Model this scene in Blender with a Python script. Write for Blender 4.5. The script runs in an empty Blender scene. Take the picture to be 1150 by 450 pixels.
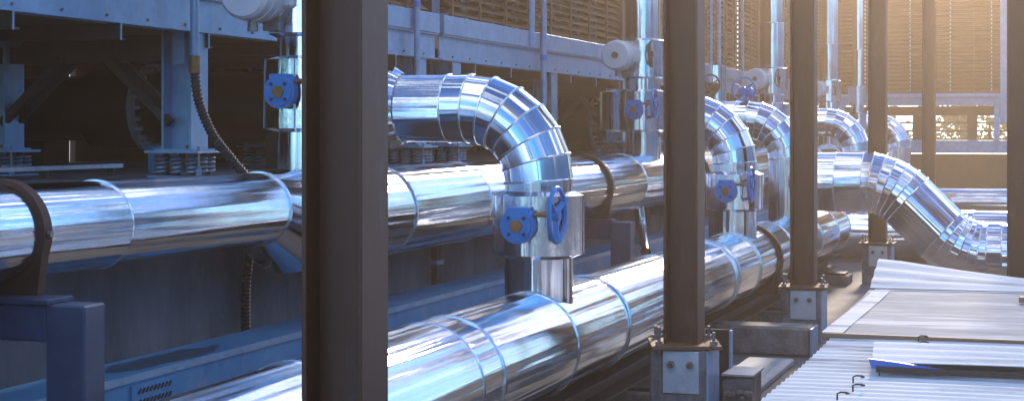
import bpy, bmesh, math, random
from mathutils import Vector, Matrix
random.seed(7)
R = math.radians
sc = bpy.context.scene
col = sc.collection
GZ = 1.75                      # eye height above the ground; heights "z" below are relative to the eye

# ------------------------------------------------------------------ camera
F_PX, W_PX = 1850.0, 1150.0
ALPHA = math.atan(625.0 / F_PX)          # pipe axis (+X) is this far right of the view axis
cam = bpy.data.cameras.new('camera')
cam.sensor_fit = 'HORIZONTAL'
cam.sensor_width = 36.0
cam.lens = 36.0 * F_PX / W_PX
cam.shift_y = -77.0 / W_PX
cam.clip_start = 0.05
cam.clip_end = 2000
camo = bpy.data.objects.new('camera', cam)
col.objects.link(camo)
camo.location = (0, 0, GZ)
camo.rotation_euler = (R(90), 0, ALPHA - R(90))
sc.camera = camo

# ------------------------------------------------------------------ sky, sun, exposure
SUN_EL, SUN_AZ = R(20), R(2)           # azimuth measured from +X towards +Y
sdir = Vector((math.cos(SUN_EL) * math.cos(SUN_AZ), math.cos(SUN_EL) * math.sin(SUN_AZ), math.sin(SUN_EL)))
world = bpy.data.worlds.new('World')
sc.world = world
world.use_nodes = True
wn = world.node_tree
wn.nodes.clear()
w_out = wn.nodes.new('ShaderNodeOutputWorld')
w_bg = wn.nodes.new('ShaderNodeBackground')
w_sky = wn.nodes.new('ShaderNodeTexSky')
w_sky.sky_type = 'NISHITA'
w_sky.sun_disc = False
w_sky.sun_elevation = SUN_EL
w_sky.sun_rotation = math.atan2(sdir.x, sdir.y)
w_sky.air_density = 1.0
w_sky.dust_density = 0.15
w_sky.ozone_density = 4.0
w_tc = wn.nodes.new('ShaderNodeTexCoord')
w_map = wn.nodes.new('ShaderNodeMapping')
w_map.inputs['Scale'].default_value = (1.3, 1.3, 4.0)
w_map.inputs['Location'].default_value = (3.1, 1.7, 0.4)
w_n = wn.nodes.new('ShaderNodeTexNoise')
w_n.inputs['Scale'].default_value = 2.2
w_n.inputs['Detail'].default_value = 7
w_n.inputs['Roughness'].default_value = 0.55
w_r = wn.nodes.new('ShaderNodeValToRGB')
w_r.color_ramp.elements[0].position = 0.55
w_r.color_ramp.elements[1].position = 0.62
w_mix = wn.nodes.new('ShaderNodeMixRGB')
w_mix.inputs['Color2'].default_value = (12.0, 13.2, 14.4, 1)
wn.links.new(w_tc.outputs['Generated'], w_map.inputs['Vector'])
wn.links.new(w_map.outputs['Vector'], w_n.inputs['Vector'])
wn.links.new(w_n.outputs['Fac'], w_r.inputs['Fac'])
wn.links.new(w_r.outputs['Color'], w_mix.inputs['Fac'])
w_tint = wn.nodes.new('ShaderNodeMixRGB'); w_tint.blend_type = 'MULTIPLY'; w_tint.inputs['Fac'].default_value = 1.0
w_tint.inputs['Color2'].default_value = (0.34, 0.80, 1.26, 1)
wn.links.new(w_sky.outputs['Color'], w_tint.inputs['Color1'])
wn.links.new(w_tint.outputs['Color'], w_mix.inputs['Color1'])
wn.links.new(w_mix.outputs['Color'], w_bg.inputs['Color'])
w_bg.inputs['Strength'].default_value = 0.115
wn.links.new(w_bg.outputs['Background'], w_out.inputs['Surface'])
sun = bpy.data.lights.new('sun', 'SUN')
sun.energy = 3.1
sun.angle = R(6)
sun.color = (1.0, 0.84, 0.67)
suno = bpy.data.objects.new('sun', sun)
col.objects.link(suno)
suno.location = (10, -10, 30)
suno.rotation_euler = sdir.to_track_quat('Z', 'Y').to_euler()
sc.view_settings.view_transform = 'Standard'
sc.view_settings.look = 'None'
sc.view_settings.gamma = 1
sc.view_settings.exposure = 1.0
sc.cycles.use_denoising = True
sc.cycles.max_bounces = 8
sc.cycles.volume_bounces = 1
sc.cycles.caustics_reflective = False
sc.cycles.sample_clamp_indirect = 6

# ------------------------------------------------------------------ materials
MATS = {}
def nt(name):
    m = bpy.data.materials.new(name)
    m.use_nodes = True
    MATS[name] = m
    t = m.node_tree
    return m, t, t.nodes['Principled BSDF'], t.nodes, t.links

def surface(name, c1, c2, rough=(0.5, 0.8), metal=0.0, scale=6.0, stretch=(1, 1, 1), bump=0.15, fine=60.0,
            c3=None, c3_amt=0.5, c3_scale=2.0, spec=0.5, detail=6, c3_lo=0.55):
    """paint / concrete / steel: two tone mottling, optional stains, fine bump"""
    m, t, b, N, L = nt(name)
    tc = N.new('ShaderNodeTexCoord'); mp = N.new('ShaderNodeMapping')
    oi = N.new('ShaderNodeObjectInfo')
    ad = N.new('ShaderNodeVectorMath'); ad.operation = 'ADD'
    mu = N.new('ShaderNodeMath'); mu.operation = 'MULTIPLY'; mu.inputs[1].default_value = 37.0
    L.new(oi.outputs['Random'], mu.inputs[0]); L.new(tc.outputs['Object'], ad.inputs[0]); L.new(mu.outputs[0], ad.inputs[1])
    L.new(ad.outputs[0], mp.inputs['Vector']); mp.inputs['Scale'].default_value = stretch
    n1 = N.new('ShaderNodeTexNoise'); n1.inputs['Scale'].default_value = scale; n1.inputs['Detail'].default_value = detail
    n1.inputs['Roughness'].default_value = 0.65
    L.new(mp.outputs[0], n1.inputs['Vector'])
    rp = N.new('ShaderNodeValToRGB'); rp.color_ramp.elements[0].position = 0.3; rp.color_ramp.elements[1].position = 0.7
    rp.color_ramp.elements[0].color = (*c1, 1); rp.color_ramp.elements[1].color = (*c2, 1)
    L.new(n1.outputs['Fac'], rp.inputs['Fac'])
    out = rp.outputs['Color']
    if c3:
        n3 = N.new('ShaderNodeTexNoise'); n3.inputs['Scale'].default_value = c3_scale; n3.inputs['Detail'].default_value = 8
        n3.inputs['Roughness'].default_value = 0.7
        L.new(mp.outputs[0], n3.inputs['Vector'])
        r3 = N.new('ShaderNodeValToRGB'); r3.color_ramp.elements[0].position = c3_lo; r3.color_ramp.elements[1].position = c3_lo + 0.12
        r3.color_ramp.elements[0].color = (0, 0, 0, 1); r3.color_ramp.elements[1].color = (c3_amt,) * 3 + (1,)
        L.new(n3.outputs['Fac'], r3.inputs['Fac'])
        mx = N.new('ShaderNodeMixRGB'); mx.inputs['Color2'].default_value = (*c3, 1)
        L.new(r3.outputs['Color'], mx.inputs['Fac']); L.new(out, mx.inputs['Color1'])
        out = mx.outputs['Color']
    L.new(out, b.inputs['Base Color'])
    mr = N.new('ShaderNodeMapRange'); mr.inputs['To Min'].default_value = rough[0]; mr.inputs['To Max'].default_value = rough[1]
    L.new(n1.outputs['Fac'], mr.inputs['Value']); L.new(mr.outputs[0], b.inputs['Roughness'])
    b.inputs['Metallic'].default_value = metal
    b.inputs['Specular IOR Level'].default_value = spec
    if bump:
        n2 = N.new('ShaderNodeTexNoise'); n2.inputs['Scale'].default_value = fine; n2.inputs['Detail'].default_value = 5
        L.new(mp.outputs[0], n2.inputs['Vector'])
        bp = N.new('ShaderNodeBump'); bp.inputs['Strength'].default_value = bump; bp.inputs['Distance'].default_value = 0.01
        L.new(n2.outputs['Fac'], bp.inputs['Height']); L.new(bp.outputs[0], b.inputs['Normal'])
    return m

def cladding(name, base=(0.80, 0.83, 0.87), r0=0.05, r1=0.18, wob=0.72, crumple=0.0):
    """thin aluminium jacket: streaky brushed metal along the pipe, slight oil canning (uv: u metres along, v metres round)"""
    m, t, b, N, L = nt(name)
    uv = N.new('ShaderNodeUVMap'); oi = N.new('ShaderNodeObjectInfo')
    mu = N.new('ShaderNodeMath'); mu.operation = 'MULTIPLY'; mu.inputs[1].default_value = 91.0
    ad = N.new('ShaderNodeVectorMath'); ad.operation = 'ADD'
    L.new(oi.outputs['Random'], mu.inputs[0]); L.new(uv.outputs[0], ad.inputs[0]); L.new(mu.outputs[0], ad.inputs[1])
    def noise(sx, sy, sc_, det, ro=0.55):
        mp = N.new('ShaderNodeMapping'); mp.inputs['Scale'].default_value = (sx, sy, 1)
        n = N.new('ShaderNodeTexNoise'); n.inputs['Scale'].default_value = sc_; n.inputs['Detail'].default_value = det
        n.inputs['Roughness'].default_value = ro
        L.new(ad.outputs[0], mp.inputs['Vector']); L.new(mp.outputs[0], n.inputs['Vector'])
        return n
    nb = noise(0.07, 3.4, 1.6, 2)          # oil canning, long along the pipe
    ns = noise(1.2, 60.0, 1.0, 6)          # brushed streaks
    ng = noise(3.0, 3.0, 1.5, 7, 0.7)      # grime, handling marks
    nd = noise(1.2, 1.6, 1.5, 1)           # soft dents
    b.inputs['Metallic'].default_value = 1.0
    rp = N.new('ShaderNodeValToRGB'); rp.color_ramp.elements[0].position = 0.35; rp.color_ramp.elements[1].position = 0.75
    rp.color_ramp.elements[0].color = (*[c * 0.86 for c in base], 1); rp.color_ramp.elements[1].color = (*base, 1)
    L.new(ng.outputs['Fac'], rp.inputs['Fac']); L.new(rp.outputs['Color'], b.inputs['Base Color'])
    a1 = N.new('ShaderNodeMath'); a1.operation = 'ADD'
    L.new(ns.outputs['Fac'], a1.inputs[0]); L.new(ng.outputs['Fac'], a1.inputs[1])
    mr = N.new('ShaderNodeMapRange'); mr.inputs['From Min'].default_value = 0.6; mr.inputs['From Max'].default_value = 1.4
    mr.inputs['To Min'].default_value = r0; mr.inputs['To Max'].default_value = r1
    L.new(a1.outputs[0], mr.inputs['Value']); L.new(mr.outputs[0], b.inputs['Roughness'])
    h1 = N.new('ShaderNodeMath'); h1.operation = 'MULTIPLY_ADD'; h1.inputs[1].default_value = 0.12
    L.new(nd.outputs['Fac'], h1.inputs[0]); L.new(nb.outputs['Fac'], h1.inputs[2])
    h2 = N.new('ShaderNodeMath'); h2.operation = 'MULTIPLY_ADD'; h2.inputs[1].default_value = 0.022
    L.new(ns.outputs['Fac'], h2.inputs[0]); L.new(h1.outputs[0], h2.inputs[2])
    last = h2.outputs[0]
    if crumple:
        nc = noise(6.0, 14.0, 1.0, 3, 0.6)
        h3 = N.new('ShaderNodeMath'); h3.operation = 'MULTIPLY_ADD'; h3.inputs[1].default_value = crumple
        L.new(nc.outputs['Fac'], h3.inputs[0]); L.new(last, h3.inputs[2]); last = h3.outputs[0]
    bp = N.new('ShaderNodeBump'); bp.inputs['Strength'].default_value = wob; bp.inputs['Distance'].default_value = 0.10
    L.new(last, bp.inputs['Height']); L.new(bp.outputs[0], b.inputs['Normal'])
    return m

M = {}
M['alu'] = cladding('aluminium_cladding')
M['alu_bend'] = cladding('aluminium_elbow', r0=0.05, r1=0.16, wob=0.25)
M['foil'] = cladding('crumpled_foil', r0=0.08, r1=0.2, wob=0.40, crumple=0.06)
M['bead'] = surface('bright_seam', (0.80, 0.83, 0.86), (0.9, 0.92, 0.94), (0.18, 0.3), 1.0, 20, bump=0)
M['brown'] = surface('brown_column_paint', (0.070, 0.023, 0.007), (0.105, 0.038, 0.012), (0.38, 0.6), 0, 3, (1, 1, 0.25), 0.05, 90,
                     c3=(0.16, 0.14, 0.13), c3_amt=0.35, c3_scale=5, spec=0.5)
M['galv'] = surface('galvanised_steel', (0.19, 0.34, 0.50), (0.32, 0.49, 0.66), (0.35, 0.55), 0.35, 9, (1, 1, 1), 0.05, 70,
                    c3=(0.30, 0.33, 0.38), c3_amt=0.5, c3_scale=3)
M['blue_steel'] = surface('blue_grey_steel', (0.055, 0.25, 0.48), (0.12, 0.36, 0.60), (0.35, 0.6), 0.15, 4, (1, 1, 1), 0.06, 60,
                          c3=(0.34, 0.44, 0.56), c3_amt=0.45, c3_scale=2.2)
M['dark_steel'] = surface('dark_brown_steel', (0.030, 0.022, 0.018), (0.055, 0.042, 0.034), (0.5, 0.75), 0.0, 6, bump=0.08)
M['grey_steel'] = surface('grey_blue_frame_steel', (0.045, 0.065, 0.11), (0.07, 0.10, 0.17), (0.4, 0.6), 0.2, 6, bump=0.05)
M['black_pipe'] = surface('dark_duct_paint', (0.014, 0.013, 0.013), (0.020, 0.018, 0.018), (0.28, 0.36), 0.0, 3, bump=0)
M['louver'] = surface('brown_louver', (0.17, 0.075, 0.025), (0.27, 0.13, 0.05), (0.45, 0.7), 0.0, 5, (1, 1, 3), 0.06, 50,
                      c3=(0.27, 0.20, 0.14), c3_amt=0.5, c3_scale=4)
M['brown_panel'] = surface('brown_panel', (0.13, 0.06, 0.022), (0.19, 0.095, 0.04), (0.5, 0.7), 0, 2, bump=0.05)
M['blue_paint'] = surface('blue_valve_paint', (0.0, 0.19, 0.56), (0.005, 0.26, 0.68), (0.28, 0.45), 0, 12, bump=0.05)
M['white_paint'] = surface('white_enamel', (0.68, 0.70, 0.72), (0.78, 0.79, 0.80), (0.3, 0.5), 0, 8, bump=0.03, c3=(0.5, 0.5, 0.5), c3_amt=0.3)
M['black'] = surface('black_paint', (0.016, 0.014, 0.013), (0.03, 0.025, 0.022), (0.35, 0.6), 0, 9, bump=0.03)
M['rubber'] = surface('black_rubber', (0.016, 0.016, 0.017), (0.03, 0.03, 0.032), (0.5, 0.7), 0, 12, bump=0.05)
M['rust'] = surface('rusty_steel', (0.13, 0.055, 0.025), (0.24, 0.12, 0.06), (0.6, 0.85), 0.1, 14, bump=0.2, c3=(0.35, 0.33, 0.32), c3_amt=0.6, c3_scale=6)
M['bronze'] = surface('bronze_hub', (0.22, 0.10, 0.03), (0.36, 0.19, 0.07), (0.4, 0.6), 0.4, 20, bump=0.1)
M['clamp'] = surface('brown_clamp_wood', (0.06, 0.022, 0.010), (0.11, 0.045, 0.02), (0.5, 0.75), 0, 10, bump=0.12)
M['concrete'] = surface('grey_concrete', (0.12, 0.115, 0.11), (0.30, 0.29, 0.28), (0.75, 0.92), 0, 7, bump=0.8, fine=28,
                        c3=(0.09, 0.085, 0.085), c3_amt=0.7, c3_scale=2.4)
M['wall_concrete'] = surface('stained_concrete', (0.10, 0.105, 0.115), (0.24, 0.245, 0.255), (0.75, 0.95), 0, 2.2, (1, 1, 0.5), 0.35, 30,
                             c3=(0.055, 0.057, 0.062), c3_amt=0.75, c3_scale=1.3)
M['pale_concrete'] = surface('pale_concrete', (0.33, 0.34, 0.36), (0.46, 0.47, 0.49), (0.7, 0.9), 0, 6, bump=0.3, fine=35, c3=(0.2, 0.19, 0.19), c3_amt=0.6)
M['zinc_plate'] = surface('zinc_plate', (0.50, 0.53, 0.56), (0.66, 0.68, 0.70), (0.35, 0.55), 0.4, 9, bump=0.06, c3=(0.34, 0.38, 0.45), c3_amt=0.6, c3_scale=4)
M['bolt'] = surface('steel_bolt', (0.20, 0.18, 0.17), (0.36, 0.33, 0.30), (0.35, 0.6), 0.8, 30, bump=0.1)
M['sheet'] = surface('white_roof_sheet', (0.64, 0.67, 0.68), (0.82, 0.82, 0.81), (0.85, 0.98), 0.0, 4, (2.2, 0.3, 1), 0.12, 40,
                     c3=(0.27, 0.30, 0.35), c3_amt=0.85, c3_scale=1.6, spec=0.06, c3_lo=0.52)
M['sheet_grey'] = surface('grey_scuffed_sheet', (0.30, 0.305, 0.32), (0.46, 0.465, 0.475), (0.85, 0.98), 0.0, 5, (2.4, 0.45, 1), 0.12, 40,
                          c3=(0.68, 0.68, 0.68), c3_amt=0.95, c3_scale=1.3, spec=0.06, c3_lo=0.50)
M['blue_film'] = surface('blue_film', (0.01, 0.10, 0.45), (0.03, 0.17, 0.6), (0.3, 0.5), 0, 8, bump=0.05)
M['timber'] = surface('brown_timber', (0.20, 0.12, 0.07), (0.32, 0.20, 0.12), (0.6, 0.8), 0, 4, (1, 0.2, 6), 0.2, 30)
M['spring'] = surface('spring_steel', (0.18, 0.21, 0.25), (0.32, 0.36, 0.42), (0.3, 0.5), 0.5, 20, bump=0.03)
M['ground'] = surface('dirty_ground', (0.08, 0.085, 0.095), (0.15, 0.155, 0.17), (0.7, 0.95), 0, 1.8, bump=0.5, fine=18,
                      c3=(0.06, 0.057, 0.055), c3_amt=0.7, c3_scale=1.0)
M['leaf'] = surface('leaf', (0.05, 0.10, 0.025), (0.10, 0.17, 0.05), (0.5, 0.7), 0, 3, bump=0)
M['bark'] = surface('bark', (0.07, 0.05, 0.035), (0.13, 0.10, 0.07), (0.7, 0.9), 0, 10, bump=0.3)
M['facade'] = surface('pale_render', (0.50, 0.50, 0.50), (0.62, 0.62, 0.62), (0.7, 0.9), 0, 0.6, bump=0.1)
M['glass'] = surface('window_glass', (0.03, 0.04, 0.05), (0.05, 0.06, 0.07), (0.05, 0.12), 0, 1, bump=0)

# stain on the top of the long blue beam, in its own shape
def add_stain(mat, centre, radii, colour):
    t = mat.node_tree; N, L = t.nodes, t.links; b = N['Principled BSDF']
    src = b.inputs['Base Color'].links[0].from_socket
    tc = N.new('ShaderNodeTexCoord'); mp = N.new('ShaderNodeMapping'); mp.vector_type = 'POINT'
    sb = N.new('ShaderNodeVectorMath'); sb.operation = 'SUBTRACT'; sb.inputs[1].default_value = centre
    dv = N.new('ShaderNodeVectorMath'); dv.operation = 'DIVIDE'; dv.inputs[1].default_value = radii
    ln = N.new('ShaderNodeVectorMath'); ln.operation = 'LENGTH'
    nz = N.new('ShaderNodeTexNoise'); nz.inputs['Scale'].default_value = 5; nz.inputs['Detail'].default_value = 4
    L.new(tc.outputs['Object'], nz.inputs['Vector'])
    ad = N.new('ShaderNodeMath'); ad.operation = 'ADD'
    L.new(tc.outputs['Object'], sb.inputs[0]); L.new(sb.outputs[0], dv.inputs[0]); L.new(dv.outputs[0], ln.inputs[0])
    L.new(ln.outputs['Value'], ad.inputs[0]); L.new(nz.outputs['Fac'], ad.inputs[1])
    rp = N.new('ShaderNodeValToRGB'); rp.color_ramp.elements[0].position = 0.98; rp.color_ramp.elements[1].position = 1.0
    rp.color_ramp.elements[0].position = 0.92
    rp.color_ramp.elements[0].color = (0.85,) * 3 + (1,); rp.color_ramp.elements[1].color = (0, 0, 0, 1)
    hf = N.new('ShaderNodeMath'); hf.operation = 'MULTIPLY'; hf.inputs[1].default_value = 0.65
    L.new(ad.outputs[0], hf.inputs[0]); L.new(hf.outputs[0], rp.inputs['Fac'])
    mx = N.new('ShaderNodeMixRGB'); mx.inputs['Color2'].default_value = (*colour, 1)
    L.new(rp.outputs['Color'], mx.inputs['Fac']); L.new(src, mx.inputs['Color1']); L.new(mx.outputs['Color'], b.inputs['Base Color'])

# ------------------------------------------------------------------ mesh helpers
def frame_for(d):
    d = d.normalized()
    up = Vector((0, 0, 1)) if abs(d.z) < 0.95 else Vector((1, 0, 0))
    a = up.cross(d).normalized()
    return a, d.cross(a).normalized()

class MB:
    """collects shapes given in (t, d, z-relative-to-eye); build() links them as ONE mesh object"""
    def __init__(s):
        s.v = []; s.f = []; s.uv = []
    def face(s, idx, uv=None):
        s.f.append(tuple(idx)); s.uv.append(uv)
    def box(s, x0, x1, y0, y1, z0, z1, bev=0.0):
        if bev <= 0:
            n = len(s.v)
            s.v += [(x, y, z) for z in (z0, z1) for y in (y0, y1) for x in (x0, x1)]
            for q in ((0, 2, 3, 1), (4, 5, 7, 6), (0, 1, 5, 4), (2, 6, 7, 3), (0, 4, 6, 2), (1, 3, 7, 5)):
                s.face([n + k for k in q])
            return s
        n = len(s.v); b = bev
        idx = {}
        for ix, x in ((0, x0), (1, x1)):
            for iy, y in ((0, y0), (1, y1)):
                for iz, z in ((0, z0), (1, z1)):
                    sx, sy, sz = (1 if ix == 0 else -1), (1 if iy == 0 else -1), (1 if iz == 0 else -1)
                    for ax in range(3):
                        p = [x + sx * b, y + sy * b, z + sz * b]
                        p[ax] = (x, y, z)[ax]
                        idx[ix, iy, iz, ax] = len(s.v); s.v.append(tuple(p))
        def q(*ks): s.face([idx[k] for k in ks])
        for i in (0, 1):
            for ax in range(3):
                o = [a for a in range(3) if a != ax]
                def k(a, c):
                    l = [0, 0, 0]; l[ax] = i; l[o[0]] = a; l[o[1]] = c
                    return (*l, ax)
                ring = [k(0, 0), k(1, 0), k(1, 1), k(0, 1)]
                flip = (i == 0) != (ax == 1)
                q(*(ring[::-1] if flip else ring))
        for ax in range(3):
            o = [a for a in range(3) if a != ax]
            for a in (0, 1):
                for c in (0, 1):
                    def k(e, pl):
                        l = [0, 0, 0]; l[ax] = e; l[o[0]] = a; l[o[1]] = c
                        return (*l, pl)
                    q(k(0, o[0]), k(1, o[0]), k(1, o[1]), k(0, o[1]))
        for ix in (0, 1):
            for iy in (0, 1):
                for iz in (0, 1):
                    q((ix, iy, iz, 0), (ix, iy, iz, 1), (ix, iy, iz, 2))
        return s
    def quad(s, a, b, c, d):
        n = len(s.v); s.v += [tuple(a), tuple(b), tuple(c), tuple(d)]; s.face((n, n + 1, n + 2, n + 3)); return s
    def prism(s, poly, axis, a0, a1):
        """poly: 2-D outline in the two other axes (cyclic order x,y,z), extruded along axis"""
        o = {'x': (1, 2, 0), 'y': (0, 2, 1), 'z': (0, 1, 2)}[axis]
        n = len(s.v); k = len(poly)
        for a in (a0, a1):
            for p in poly:
                c = [0, 0, 0]; c[o[0]] = p[0]; c[o[1]] = p[1]; c[o[2]] = a
                s.v.append(tuple(c))
        s.face([n + i for i in range(k)][::-1]); s.face([n + k + i for i in range(k)])
        for i in range(k):
            j = (i + 1) % k
            s.face((n + i, n + j, n + k + j, n + k + i))
        return s
    def bar(s, p, q, w, h, side=None):
        """rectangular bar between two points"""
        p, q = Vector(p), Vector(q); d = (q - p).normalized()
        a, b = frame_for(d)
        n = len(s.v)
        for e in (p, q):
            for (sa, sb) in ((-1, -1), (1, -1), (1, 1), (-1, 1)):
                s.v.append(tuple(e + a * sa * w / 2 + b * sb * h / 2))
        s.face((n + 3, n + 2, n + 1, n)); s.face((n + 4, n + 5, n + 6, n + 7))
        for i in range(4):
            j = (i + 1) % 4
            s.face((n + i, n + j, n + 4 + j, n + 4 + i))
        return s
    def seg(s, p, q, r0, r1=None, n1=None, n2=None, seg=40, caps=False, u0=0.0, wob=None):
        """cylinder / cone between p and q, its ends cut by planes with normals n1, n2 (mitres)"""
        p, q = Vector(p), Vector(q); r1 = r0 if r1 is None else r1
        d = (q - p).normalized(); a, b = frame_for(d)
        n1 = Vector(n1) if n1 is not None else d
        n2 = Vector(n2) if n2 is not None else d
        base = len(s.v); ln = (q - p).length
        for e, (c, r, nn) in enumerate(((p, r0, n1), (q, r1, n2))):
            for i in range(seg):
                an = 2 * math.pi * i / seg
                rr = r * (1 + (wob(an, e) if wob else 0))
                o = a * math.cos(an) * rr + b * math.sin(an) * rr
                k = -(o.dot(nn)) / d.dot(nn)
                s.v.append(tuple(c + o + d * k))
        for i in range(seg):
            j = (i + 1) % seg
            v0, v1 = i / seg * 2 * math.pi * r0, (i + 1) / seg * 2 * math.pi * r0
            s.face((base + i, base + j, base + seg + j, base + seg + i),
                   ((u0, v0), (u0, v1), (u0 + ln, v1), (u0 + ln, v0)))
        if caps:
            s.face([base + i for i in range(seg)][::-1]); s.face([base + seg + i for i in range(seg)])
        return s
    def tube(s, pts, r, seg=8, closed=False, caps=True, radii=None):
        P = [Vector(p) for p in pts]; n = len(P); base = len(s.v)
        prev = None; a = None
        for i in range(n):
            if closed: d = (P[(i + 1) % n] - P[i - 1])
            else: d = P[min(i + 1, n - 1)] - P[max(i - 1, 0)]
            d = d.normalized()
            if a is None: a, b = frame_for(d)
            else:
                a = (a - d * a.dot(d)).normalized(); b = d.cross(a)
            rr = radii[i] if radii else r
            for k in range(seg):
                an = 2 * math.pi * k / seg
                s.v.append(tuple(P[i] + a * math.cos(an) * rr + b * math.sin(an) * rr))
        m = n if closed else n - 1
        u = 0.0
        for i in range(m):
            i2 = (i + 1) % n
            du = (P[i2] - P[i]).length
            for k in range(seg):
                k2 = (k + 1) % seg
                s.face((base + i * seg + k, base + i * seg + k2, base + i2 * seg + k2, base + i2 * seg + k),
                       ((u, k / seg), (u, (k + 1) / seg), (u + du, (k + 1) / seg), (u + du, k / seg)))
            u += du
        if caps and not closed:
            s.face([base + k for k in range(seg)][::-1]); s.face([base + (n - 1) * seg + k for k in range(seg)])
        return s
    def ring(s, c, nrm, R_, r, n=40, seg=6, axis=None):
        """bead round a pipe: circle of radius R_ about c, in the plane with normal nrm (mitred if axis given)"""
        c = Vector(c); nn = Vector(nrm).normalized(); d = Vector(axis).normalized() if axis is not None else nn
        a, b = frame_for(d); pts = []
        for i in range(n):
            an = 2 * math.pi * i / n
            o = a * math.cos(an) * R_ + b * math.sin(an) * R_
            pts.append(c + o + d * (-(o.dot(nn)) / d.dot(nn)))
        return s.tube(pts, r, seg, closed=True)
    def band(s, c, nrm, r_in, r_out, w, n=40):
        """flat hoop of rectangular section"""
        c = Vector(c); d = Vector(nrm).normalized(); a, b = frame_for(d); base = len(s.v)
        for i in range(n):
            an = 2 * math.pi * i / n; e = a * math.cos(an) + b * math.sin(an)
            for (rr, k) in ((r_in, -w / 2), (r_out, -w / 2), (r_out, w / 2), (r_in, w / 2)):
                s.v.append(tuple(c + e * rr + d * k))
        for i in range(n):
            j = (i + 1) % n
            for k in range(4):
                k2 = (k + 1) % 4
                s.face((base + i * 4 + k, base + i * 4 + k2, base + j * 4 + k2, base + j * 4 + k),
                       ((0, i / n), (0.05, i / n), (0.05, (i + 1) / n), (0, (i + 1) / n)))
        return s
    def cyl(s, c, d, r, h, seg=16):
        c, d = Vector(c), Vector(d).normalized()
        return s.seg(c - d * h / 2, c + d * h / 2, r, seg=seg, caps=True)
    def hexnut(s, c, d, r, h):
        return s.cyl(c, d, r, h, 6)
    def build(s, name, mat, parent=None, smooth=True, angle=35):
        o0 = ORG.get(parent.name, (0, 0, 0)) if parent else (0, 0, 0)
        me = bpy.data.meshes.new(name)
        me.from_pydata([(x - o0[0], y - o0[1], z + GZ - o0[2]) for x, y, z in s.v], [], s.f)
        if any(s.uv):
            ul = me.uv_layers.new(name='UVMap'); k = 0
            for f, uv in zip(s.f, s.uv):
                for i in range(len(f)):
                    if uv: ul.data[k].uv = uv[i]
                    else:
                        p = s.v[f[i]]; ul.data[k].uv = (p[0] + p[2] * 0.5, p[1] + p[2] * 0.5)
                    k += 1
        bm = bmesh.new(); bm.from_mesh(me); bmesh.ops.recalc_face_normals(bm, faces=bm.faces); bm.to_mesh(me); bm.free()
        if smooth:
            me.polygons.foreach_set('use_smooth', [True] * len(me.polygons))
            me.set_sharp_from_angle(angle=R(angle))
        me.materials.append(M[mat])
        o = bpy.data.objects.new(name, me); col.objects.link(o)
        if parent:
            o.parent = parent; ORG[o.name] = o0
        return o
ORG = {}
def tag(o, label=None, cat=None, group=None, kind=None):
    if label: o['label'] = label
    if cat: o['category'] = cat
    if group: o['group'] = group
    if kind: o['kind'] = kind
    return o
def thing(name, t, d, z, label, cat, group=None):
    o = bpy.data.objects.new(name, None); col.objects.link(o)
    o.empty_display_size = 0.1
    o.location = (t, d, z + GZ); ORG[o.name] = (t, d, z + GZ)
    return tag(o, label, cat, group)
def sub(o, name, parent):
    """share the mesh of an alike piece"""
    c = bpy.data.objects.new(name, o.data); col.objects.link(c); c.parent = parent
    return c
G = -GZ                       # ground level in eye-relative heights
X_, Y_, Z_ = Vector((1, 0, 0)), Vector((0, 1, 0)), Vector((0, 0, 1))

# ------------------------------------------------------------------ setting
g = MB(); g.quad((-300, -300, G), (400, -300, G), (400, 300, G), (-300, 300, G))
tag(g.build('ground', 'ground'), kind='structure')

# long concrete platform behind the pipes
th = thing('concrete_platform', 14, 6.6, G, 'long stained grey concrete platform behind the two header pipes', 'platform')
MB().box(-3, 38, 4.55, 9.4, G, -0.272, 0.012).build('slab', 'wall_concrete', th)
MB().box(-3, 38, 4.53, 4.60, -0.274, -0.252).build('edge_angle', 'galv', th)

# ------------------------------------------------------------------ pipes
def straight(name, root, a, b, r, mat='alu', jit=0.004, seams=(), bead=0.007, axis=X_):
    """clad pipe from a to b cut into sections at the given positions along it"""
    a, b = Vector(a), Vector(b); d = (b - a).normalized(); L = (b - a).length
    cuts = [0] + sorted(k for k in seams if 0 < k < L) + [L]
    for i in range(len(cuts) - 1):
        rr = r + (0.0025 if i % 2 else 0)
        pr, qs = [a + d * c for c in cuts[i:i + 2]]
        av, bv = frame_for(d)
        j = lambda: av * random.uniform(-jit, jit) + bv * random.uniform(-jit, jit)
        MB().seg(pr - d * 0.004 + j(), qs + d * 0.004 + j(), rr, seg=56, u0=cuts[i]).build(name, mat, root)
        if i > 0:
            MB().ring(pr, d, r + 0.003, bead, n=56).build('seam_bead', 'bead', root)

A_D, A_Z, A_R = 4.15, -0.50, 0.28
a_r = 0.195; a_z = A_Z + A_R - a_r
pa = thing('header_pipe', 5.5, A_D, A_Z - A_R, 'silver header pipe further back, stepping up from thin to thick behind nearest column', 'pipe', 'silver header pipes')
straight('pipe_section', pa, (0.5, A_D, a_z), (8.02, A_D, a_z), a_r, seams=[x - 0.5 for x in (2.2, 4.0, 5.15, 6.42)])
MB().seg((8.0, A_D, a_z), (8.30, A_D, A_Z), a_r, A_R, n1=X_, n2=X_, seg=56).build('reducer', 'alu_bend', pa)
MB().ring((8.0, A_D, a_z), X_, a_r + 0.003, 0.008, n=56).build('seam_bead', 'bead', pa)
MB().ring((8.30, A_D, A_Z), X_, A_R + 0.003, 0.008, n=56).build('seam_bead', 'bead', pa)
straight('pipe_section', pa, (8.30, A_D, A_Z), (35, A_D, A_Z), A_R,
         seams=[x - 8.3 for x in (9.6, 11.0, 12.9, 15.55, 17.4, 19.6, 21.5, 23.6, 25.6, 27.8, 30, 32.2)])
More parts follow.
